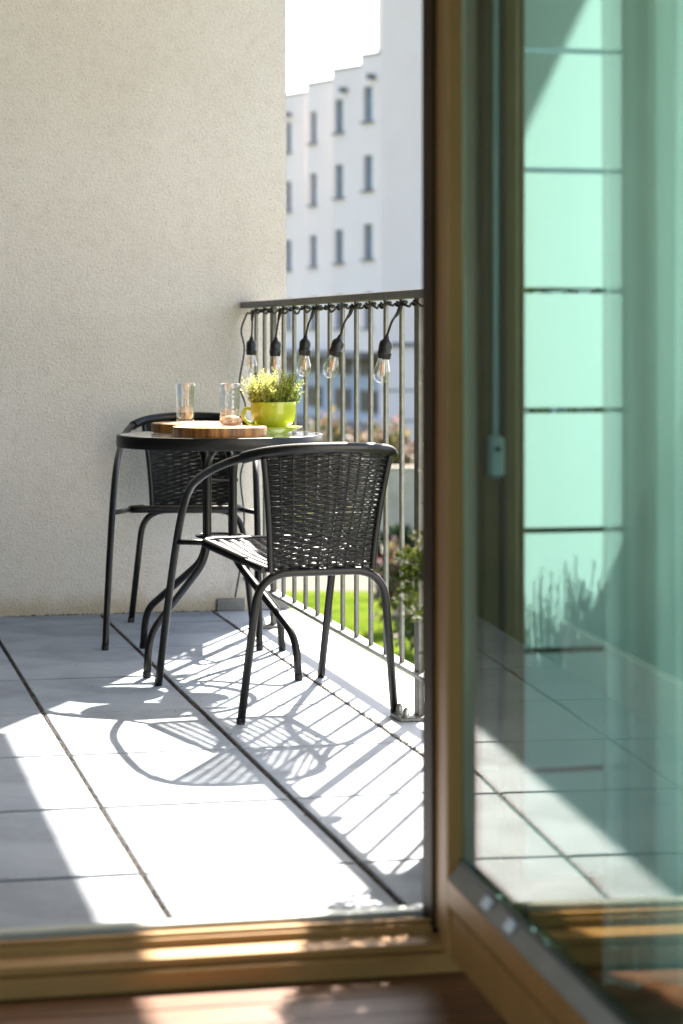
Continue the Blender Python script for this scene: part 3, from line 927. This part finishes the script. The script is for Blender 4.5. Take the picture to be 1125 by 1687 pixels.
# ================================================================== POTTED PLANTS BY THE RAILING
def potted(name, label, x, y, pr, ph, hgt, fr, kind, seed):
    t = thing(name, label, 'potted plant', (x, y, 0), 0, 'potted plants by the railing')
    MB().lathe([(0, 0), (pr * .78, 0), (pr * .80, .004), (pr * .97, ph * .86), (pr * 1.03, ph * .87), (pr * 1.05, ph * .99), (pr * 1.02, ph), (pr * .95, ph * .99), (pr * .93, ph * .9), (0, ph * .9)], 36).build('pot', 'pot', t)
    MB().lathe([(0, ph * .93), (pr * .92, ph * .91)], 24).build('soil', 'soil', t)
    r = random.Random(seed); b = MB()
    if kind == 'conifer':
        b.tube([(0, 0, ph * .9), (0, 0, hgt * .9)], [.012, .004], 6, 2)
        shape = [(.35, .08), (.45, .155), (.52, .165), (.60, .150), (.68, .120), (.90, .105), (1.10, .075), (1.28, .02)]
        def rad_at(z):
            for (z0, r0), (z1, r1) in zip(shape, shape[1:]):
                if z <= z1: return r0 + (r1 - r0) * max(0, (z - z0) / (z1 - z0))
            return .02
        for k in range(560):
            z = ph * .98 + (hgt - ph) * r.random()
            a = r.uniform(0, 2 * PI); q = rad_at(z) * r.uniform(.55, .98) * (fr / .165)
            c0 = Vector((q * math.cos(a), q * math.sin(a), z))
            tip = r.random() < .10 + .5 * (z > .56)
            cr = r.uniform(.016, .030)
            for i in range(26):
                dv = Vector((r.gauss(0, 1), r.gauss(0, 1), r.gauss(.2, 1))).normalized()
                pp = c0 + dv * cr * r.uniform(.2, 1) - Vector((math.cos(a), math.sin(a), 0)) * cr * .5
                ln = r.uniform(.010, .019)
                b.leaf(pp, (dv + Vector((math.cos(a), math.sin(a), .5)) * .5), (r.uniform(-1, 1), r.uniform(-1, 1), 1), ln, ln * .62, 1 if tip and r.random() < .6 and dv.z > -.3 else 0)
    else:
        for k in range(520):
            a = r.uniform(0, 2 * PI); q = math.sqrt(r.random()) * pr * .9
            p0 = Vector((q * math.cos(a), q * math.sin(a), ph * .9))
            out = Vector((math.cos(a), math.sin(a), 0)) * fr * r.uniform(.3, 1.3) * (q / pr + .25)
            H_ = (hgt - ph * .9) * r.uniform(.70, 1.0) * (1 - .30 * (q / pr) ** 2)
            pts = spline([p0, p0 + out * .35 + Vector((0, 0, H_ * .55)), p0 + out + Vector((r.gauss(0, .012), r.gauss(0, .012), H_))], 5)
            b.tube(pts, [.0013] * len(pts), 4, 0, caps=False)
            for i in range(34):
                f = .12 + .88 * i / 33
                fi = f * (len(pts) - 1); i0 = min(int(fi), len(pts) - 2)
                pp = pts[i0].lerp(pts[i0 + 1], fi - i0)
                an = r.uniform(0, 2 * PI)
                b.leaf(pp, (math.cos(an), math.sin(an), 1.6), (0, 0, 1), r.uniform(.010, .024) * (1.25 - .6 * f), .0060 * (1.2 - .6 * f), 1 if r.random() < .12 else 0)
    stuff(b.build('foliage', ['conifer', 'conifer_tip', 'stem'], t))
    return t
potted('potted_shrub', 'bushy shrub in a brown pot, its pale tips showing beside the door jamb', 1.262, 4.30, .105, .36, 1.28, .180, 'conifer', 8)
potted('potted_lavender', 'wispy plant whose shadow falls on the middle of the frosted window', 1.305, 3.87, .10, .24, .885, .09, 'wisp', 6)
potted('potted_lavender', 'taller wispy plant whose shadow falls beside the curtain', 1.41, 3.93, .10, .26, .955, .10, 'wisp', 9)

# ================================================================== DOORWAY: frame, leaf, side window
fac = thing('facade_wall', 'white plastered house wall around the balcony door', 'wall', (0, 3.44, 0))
MB().box(-3.2, -.052, 0, .20, -.3, 2.79).build('wall_left_bay', 'plaster', fac)
MB().box(1.62, 4.2, 0, .20, -.3, 2.79).build('wall_right_bay', 'plaster', fac)
MB().box(-.052, 1.62, 0, .20, 2.30, 2.79).build('lintel', 'plaster', fac)
df = thing('doorway', 'bronze balcony doorway with jambs and low threshold', 'doorway', (0, 3.44, 0))
b = MB(); b.box(-.05, 1.03, 0, .16, .001, .030, bev=.003); b.build('threshold_base', 'bronze', df)
b = MB(); b.box(-.05, 1.03, .014, .075, .0302, .044, bev=.003); b.build('threshold_step', 'bronze', df)
b = MB(); b.box(-.05, .948, .078, .135, .0302, .056, bev=.004); b.box(-.05, .948, .092, .099, .0562, .062, bev=.001); b.build('threshold_track', 'bronze', df)
b = MB(); b.box(-.05, .948, .137, .172, .0302, .064, bev=.003); b.build('threshold_sill', 'alu', df)
b = MB(); b.box(.950, .9915, .096, .158, .031, 2.298, bev=.002); b.build('jamb', 'bronze_dk', df)
b = MB(); b.box(.956, .9910, .058, .0955, .045, 2.298, bev=.002); b.build('jamb_rebate', 'bronze', df)
b = MB(); b.box(.958, .9715, .0, .0575, .045, 2.298, bev=.002); b.build('jamb_rebate', 'bronze_dk', df)
b = MB(); b.box(-.05, .0, .0, .158, .065, 2.298, bev=.002); b.build('jamb', 'bronze', df)
b = MB(); b.box(.0, .95, .0, .158, 2.23, 2.298, bev=.002); b.build('head', 'bronze', df)

leaf = thing('door_leaf', 'glazed bronze balcony door standing open into the room', 'door', (.9475, 3.400, 0), R(-92.5))
LW = 1.22; ZB, ZTOP = .050, 2.20
yo, yi = -.022, .005
def bar(mb, x0, x1, z0, z1, inner):
    mb.box(x0, x1, yo, yi, z0, z1, bev=.003)
b = MB(); b.box(0, .053, yo, yi, ZB, ZTOP, bev=.003); b.build('hinge_stile', 'bronze', leaf)
b = MB(); b.box(LW - .07, LW, yo, yi, ZB, ZTOP, bev=.003); b.build('lock_stile', 'bronze', leaf)
b = MB()
# bottom rail drawn as a profile so that the groove and bevel are real
prof = [(yo + .006, ZB), (yo + .006, .118), (yo + .012, .120), (yo + .012, .127), (yo, .129), (yo, .166), (yo + .004, .1665), (yi, .1665), (yi, ZB)]
x0, x1 = .0535, LW - .0705
vs = [(x0, y_, z_) for y_, z_ in prof] + [(x1, y_, z_) for y_, z_ in prof]
n = len(prof)
b.add(vs, [(i, (i + 1) % n, n + (i + 1) % n, n + i) for i in range(n)] + [tuple(range(n - 1, -1, -1)), tuple(range(n, 2 * n))])
b.build('bottom_rail', 'bronze', leaf)
b = MB()
prof = [(yo + .0006, .1672), (-.0035, .190), (yi, .190), (yi, .1672)]
vs = [(x0, y_, z_) for y_, z_ in prof] + [(x1, y_, z_) for y_, z_ in prof]
b.add(vs, [(i, (i + 1) % 4, 4 + (i + 1) % 4, 4 + i) for i in range(4)] + [(3, 2, 1, 0), (4, 5, 6, 7)])
b.build('glazing_bead', 'bead', leaf)
b = MB(); b.box(.0535, LW - .0705, yo, yi, ZTOP - .08, ZTOP, bev=.003); b.build('top_rail', 'bronze', leaf)
b = MB(); b.box(.0670, LW - .071, -.0075, -.0035, .1905, .1985); b.build('gasket', 'gasket', leaf)
b = MB(); b.box(.0538, LW - .072, .0, .004, .1915, ZTOP - .081); b.build('glass_pane', 'door_glass', leaf)
for xx in (.268, .395):  # white tabs stand in for sun glints on the bevel
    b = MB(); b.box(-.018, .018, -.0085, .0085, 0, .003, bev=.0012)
    o = b.build('glint_tab', 'white', leaf, (xx, -.0135, .1815))
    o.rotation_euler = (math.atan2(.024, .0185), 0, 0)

sw_ = thing('side_window', 'fixed window with frosted film bands right of the door', 'window', (0, 3.50, 0))
FR = (1.0225, 1.095, 1.545, 1.615)
b = MB(); b.box(FR[0], 1.052, .004, .085, .045, 2.298, bev=.003); b.box(1.0525, 1.078, -.012, .085, .045, 2.298, bev=.005); b.box(1.0785, FR[1], .012, .085, .045, 2.298, bev=.003); b.build('mullion', 'bronze', sw_)
b = MB(); b.box(FR[2], FR[3], .0, .085, .045, 2.298, bev=.003); b.build('window_stile', 'bronze', sw_)
b = MB(); b.box(FR[1] + .0005, FR[2] - .0005, .0, .085, .045, .11, bev=.003); b.build('window_rail', 'bronze', sw_)
b = MB(); b.box(FR[1] + .0005, FR[2] - .0005, .0, .085, 2.23, 2.298, bev=.003); b.build('window_rail', 'bronze', sw_)
b = MB(); b.box(1.03, 1.62, -.06, .14, .001, .0445); b.build('window_sill', 'bronze', sw_)
b = MB(); b.box(FR[1] + .0005, FR[2] - .0005, .046, .050, .1105, 2.2295); b.build('pane', 'pane', sw_)
b = MB(); b.box(.9925, 1.0215, .030, .034, .046, 2.298); b.build('cover_strip', 'strip', sw_)
zr = [.283 + .1905 * k for k in range(-1, 12)]
for k in range(len(zr) - 1):
    z0, z1 = zr[k] + .0045, zr[k + 1] - .0045
    if z1 > 2.229: z1 = 2.2285
    if z0 < .1105: z0 = .112
    b = MB(); b.add([(FR[1] + .002, .0447, z0), (1.270, .0447, z0), (1.270, .0447, z1), (FR[1] + .002, .0447, z1)], [(0, 1, 2, 3)])
    b.build('film_band', 'film', sw_)
b = MB(); b.add([(1.272, .0447, .112), (FR[2] - .002, .0447, .112), (FR[2] - .002, .0447, 2.2285), (1.272, .0447, 2.2285)], [(0, 1, 2, 3)]); b.build('added_film_sheet', 'film_added', sw_)  # gapless film added behind the curtain to stop sun streaks and soften light
cw = thing('blind_winder', 'small white cord winder on the bronze window post', 'blind winder', (1.041, 3.5030, .752))
b = MB(); b.box(-.013, .013, -.020, .0, 0, .066, bev=.005); b.build('winder_body', 'white', cw)
b = MB(); b.tube([(0, -.0205, .045), (0, -.024, .045)], .0045, 10); b.build('winder_hole', 'gasket', cw)
b = MB(); b.box(-.0045, .0045, -.011, -.009, .0665, 1.47); b.build('blind_tape', 'alu', cw)

# ---- curtain inside the room
cu = thing('curtain', 'sheer curtain with a linen side strip hanging behind the door glass', 'curtain', (0, 3.27, 0))
def drape(x0, x1, waves, amp, ph):
    return lambda u, v: (x0 + (x1 - x0) * u + .004 * math.sin(v * 5 + u * 9), amp * math.sin(waves * 2 * PI * u + ph + .5 * math.sin(v * 2.2)) + .003 * math.sin(v * 7), .012 + 2.45 * v)
MB().grid(drape(1.140, 1.250, 1.6, .018, .4), 40, 24).build('sheer_panel', 'sheer', cu)
MB().grid(drape(1.226, 1.62, 5.5, .030, 1.4), 110, 24).build('sheer_panel', 'sheer_dense', cu)
def drape2(u, v): return (1.184 + .052 * u, .040 + .010 * math.sin(u * 5 + v), .012 + 2.45 * v)
MB().grid(drape2, 14, 24).build('linen_strip', 'linen', cu)

# ================================================================== ROOM
fl = struct(MB().box(-2.4, 3.6, -1.8, 3.438, -.25, -.012).build('interior_floor', 'bed'))
pr = random.Random(5)
plank_me = MB().box(-.549, .549, -.0445, .0445, -.011, 0, bev=.0012).mesh('floor_plank', 'parquet')
row = 0
yy = 3.392
while yy > 1.95:
    off = pr.uniform(0, 1.1)
    for k in range(-3, 4):
        xx = off + k * 1.1
        if xx < -1.2 or xx > 2.6: continue
        o = link('floor_plank', plank_me, fl, (xx, yy, pr.uniform(-.0004, .0004)))
    yy -= .0905
struct(MB().box(-2.4, 3.6, -1.8, 1.99, -.0115, -.0005).build('interior_floor', 'parquet'))
struct(MB().box(-2.4, 3.6, -1.8, 3.438, 2.60, 2.70).build('ceiling', 'plaster'))
b = MB()
for y0, y1, z0, z1 in ((-1.8, -1.5, -.1, 2.70), (2.9, 3.438, -.1, 2.70), (-1.5, 2.9, -.1, .25), (-1.5, 2.9, 2.45, 2.70)):  # unseen wall, wide opening added so sky light brightens the room
    b.box(-2.5, -2.401, y0, y1, z0, z1)
struct(b.build('room_wall', 'plaster'))
struct(MB().box(3.601, 3.7, -1.8, 3.438, -.1, 2.70).build('room_wall', 'plaster'))
b = MB()
for x0, x1, z0, z1 in ((-2.5, -2.0, -.1, 2.70), (3.2, 3.7, -.1, 2.70), (-2.0, 3.2, -.1, .25), (-2.0, 3.2, 2.45, 2.70)):  # unseen back wall, opened up for extra light on the frames
    b.box(x0, x1, -1.9, -1.801, z0, z1)
struct(b.build('room_wall', 'plaster'))
